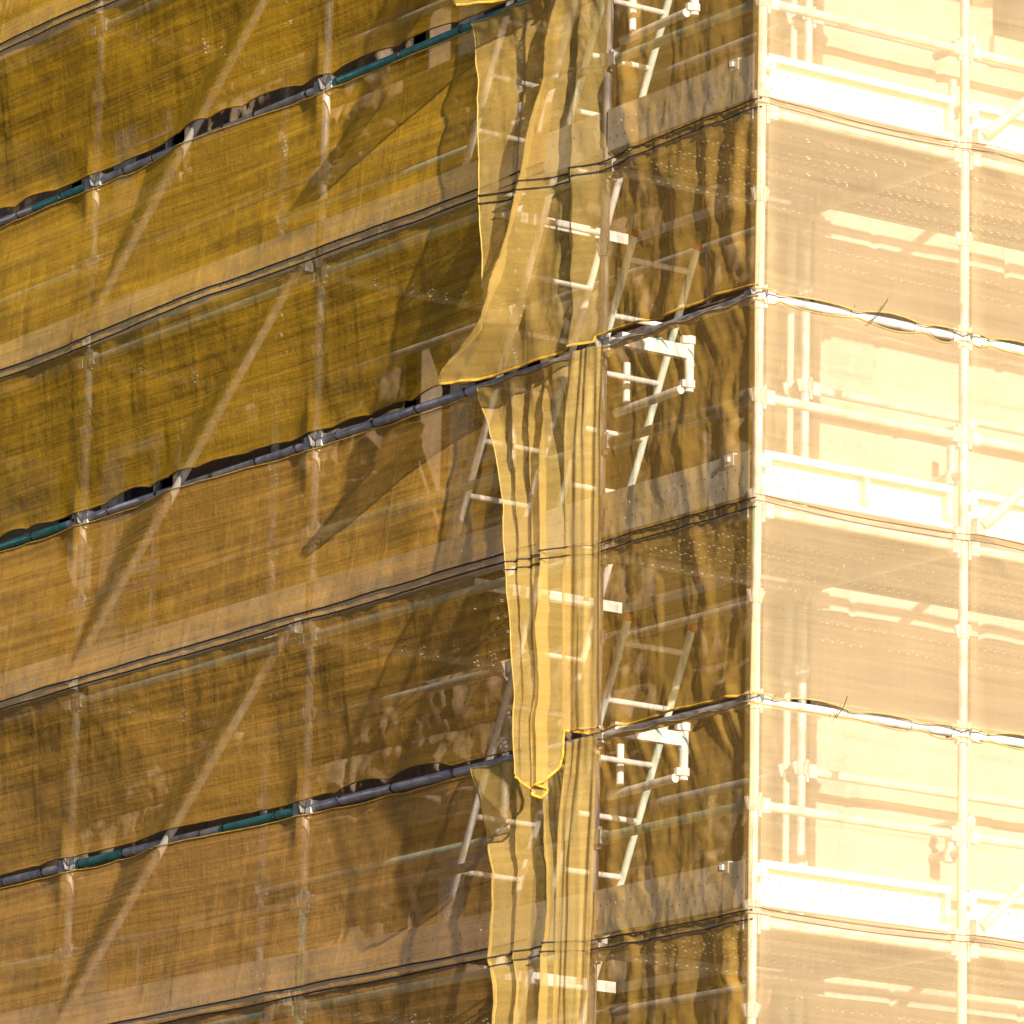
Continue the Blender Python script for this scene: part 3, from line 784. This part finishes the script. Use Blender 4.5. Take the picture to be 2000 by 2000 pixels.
# hatch gates
for z, lb in ((.242, 'small white tube hatch gate beside the ladder, just below the lower seam'), (2.242, 'small white tube hatch gate beside the ladder, just below the middle seam'),
              (4.242, 'small white tube hatch gate beside the ladder at the photo top')):
    t = thing('hatch_gate', lb, 'gate', (-1.30, .55, z), group='ladder hatch gates')
    m = MB(); m.tube([(0, 0, -.14), (0, 0, .15)], .024, 14); build(m, 'post', WHITE, t)
    for q in (-.10, .13):
        m = MB(); m.tube([(0, 0, q-.02), (0, 0, q+.02)], .032, 12); m.box(-.012, .012, -.05, -.028, q-.018, q+.018); build(m, 'clamp', WHITE, t)
    m = MB(); m.box(-.02, .02, -.44, -.025, .03, .10); build(m, 'top_board', WHITE, t, smooth=None)
    m = MB(); m.tube([(-.56, -.05, -.15), (.0, -.05, -.135)], .023, 12); build(m, 'bottom_rail', WHITE, t)
    m = MB(); m.tube([(-.54, 0, -.09), (-.54, 0, .12)], .02, 12); build(m, 'stub', WHITE, t)
    m = MB(); m.tube([(.0, -.03, .10), (.03, -.005, .06), (.005, .03, .0), (-.028, .0, -.03), (.0, -.03, .03), (.012, -.12, .04), (.03, -.2, .105), (-.02, -.3, .06)], .0045, 6); build(m, 'tie_cord', BLUETIE, t)

# short tie tubes and stubs by the bright face
for d in DECK[:3]:
    t = thing('tie_tube', f'short stub tube with coupler by the pale wall, {LIFT[d]}', 'tube', (-1.33, 2.29, d+.66), group='wall tie stubs')
    m = MB(); m.tube([(0, 0, 0), (0, 0, .19)], .024, 14); build(m, 'tube', STEEL, t)
    m = MB(); m.tube([(-.16, 0, .02), (.10, 0, .02)], .024, 14); m.tube([(0, 0, -.02), (0, 0, .05)], .034, 14); build(m, 'coupler', STEEL, t)
    t = thing('tie_tube', f'open ended tie tube crossing beside the sunlit pole, {LIFT[d]}', 'tube', (-.7, 1.40, d+.585), group='wall tie tubes')
    m = MB(); m.tube([(.30, .02, 0), (.62, 0, 0)], .0242, 16); build(m, 'tube', STEEL, t)
    m = MB(); m.tube([(.615, 0, 0), (.628, 0, 0)], .0265, 16); build(m, 'tube_end', STEELD, t)

# loose wire ends at the seams
def wire(pts, label):
    m = MB(); m.tube(pts, .0022, 5); ob = build(m, 'tie_wire', CORD); ob['label'] = label; ob['category'] = 'wire'; ob['group'] = 'loose tie wires'
wire([(.07, .62, 2.20), (.085, .66, 2.23), (.10, .72, 2.33)], 'thin twisted wire end sticking up at the middle seam of the bright face')
wire([(.07, .42, .235), (.085, .43, .20), (.092, .47, .26), (.10, .485, .31)], 'thin bent wire end at the lower seam of the bright face')
wire([(-.30, -.09, 2.24), (-.29, -.10, 2.34), (-.31, -.09, 2.52)], 'thin upright wire above the middle seam left of the corner pole')
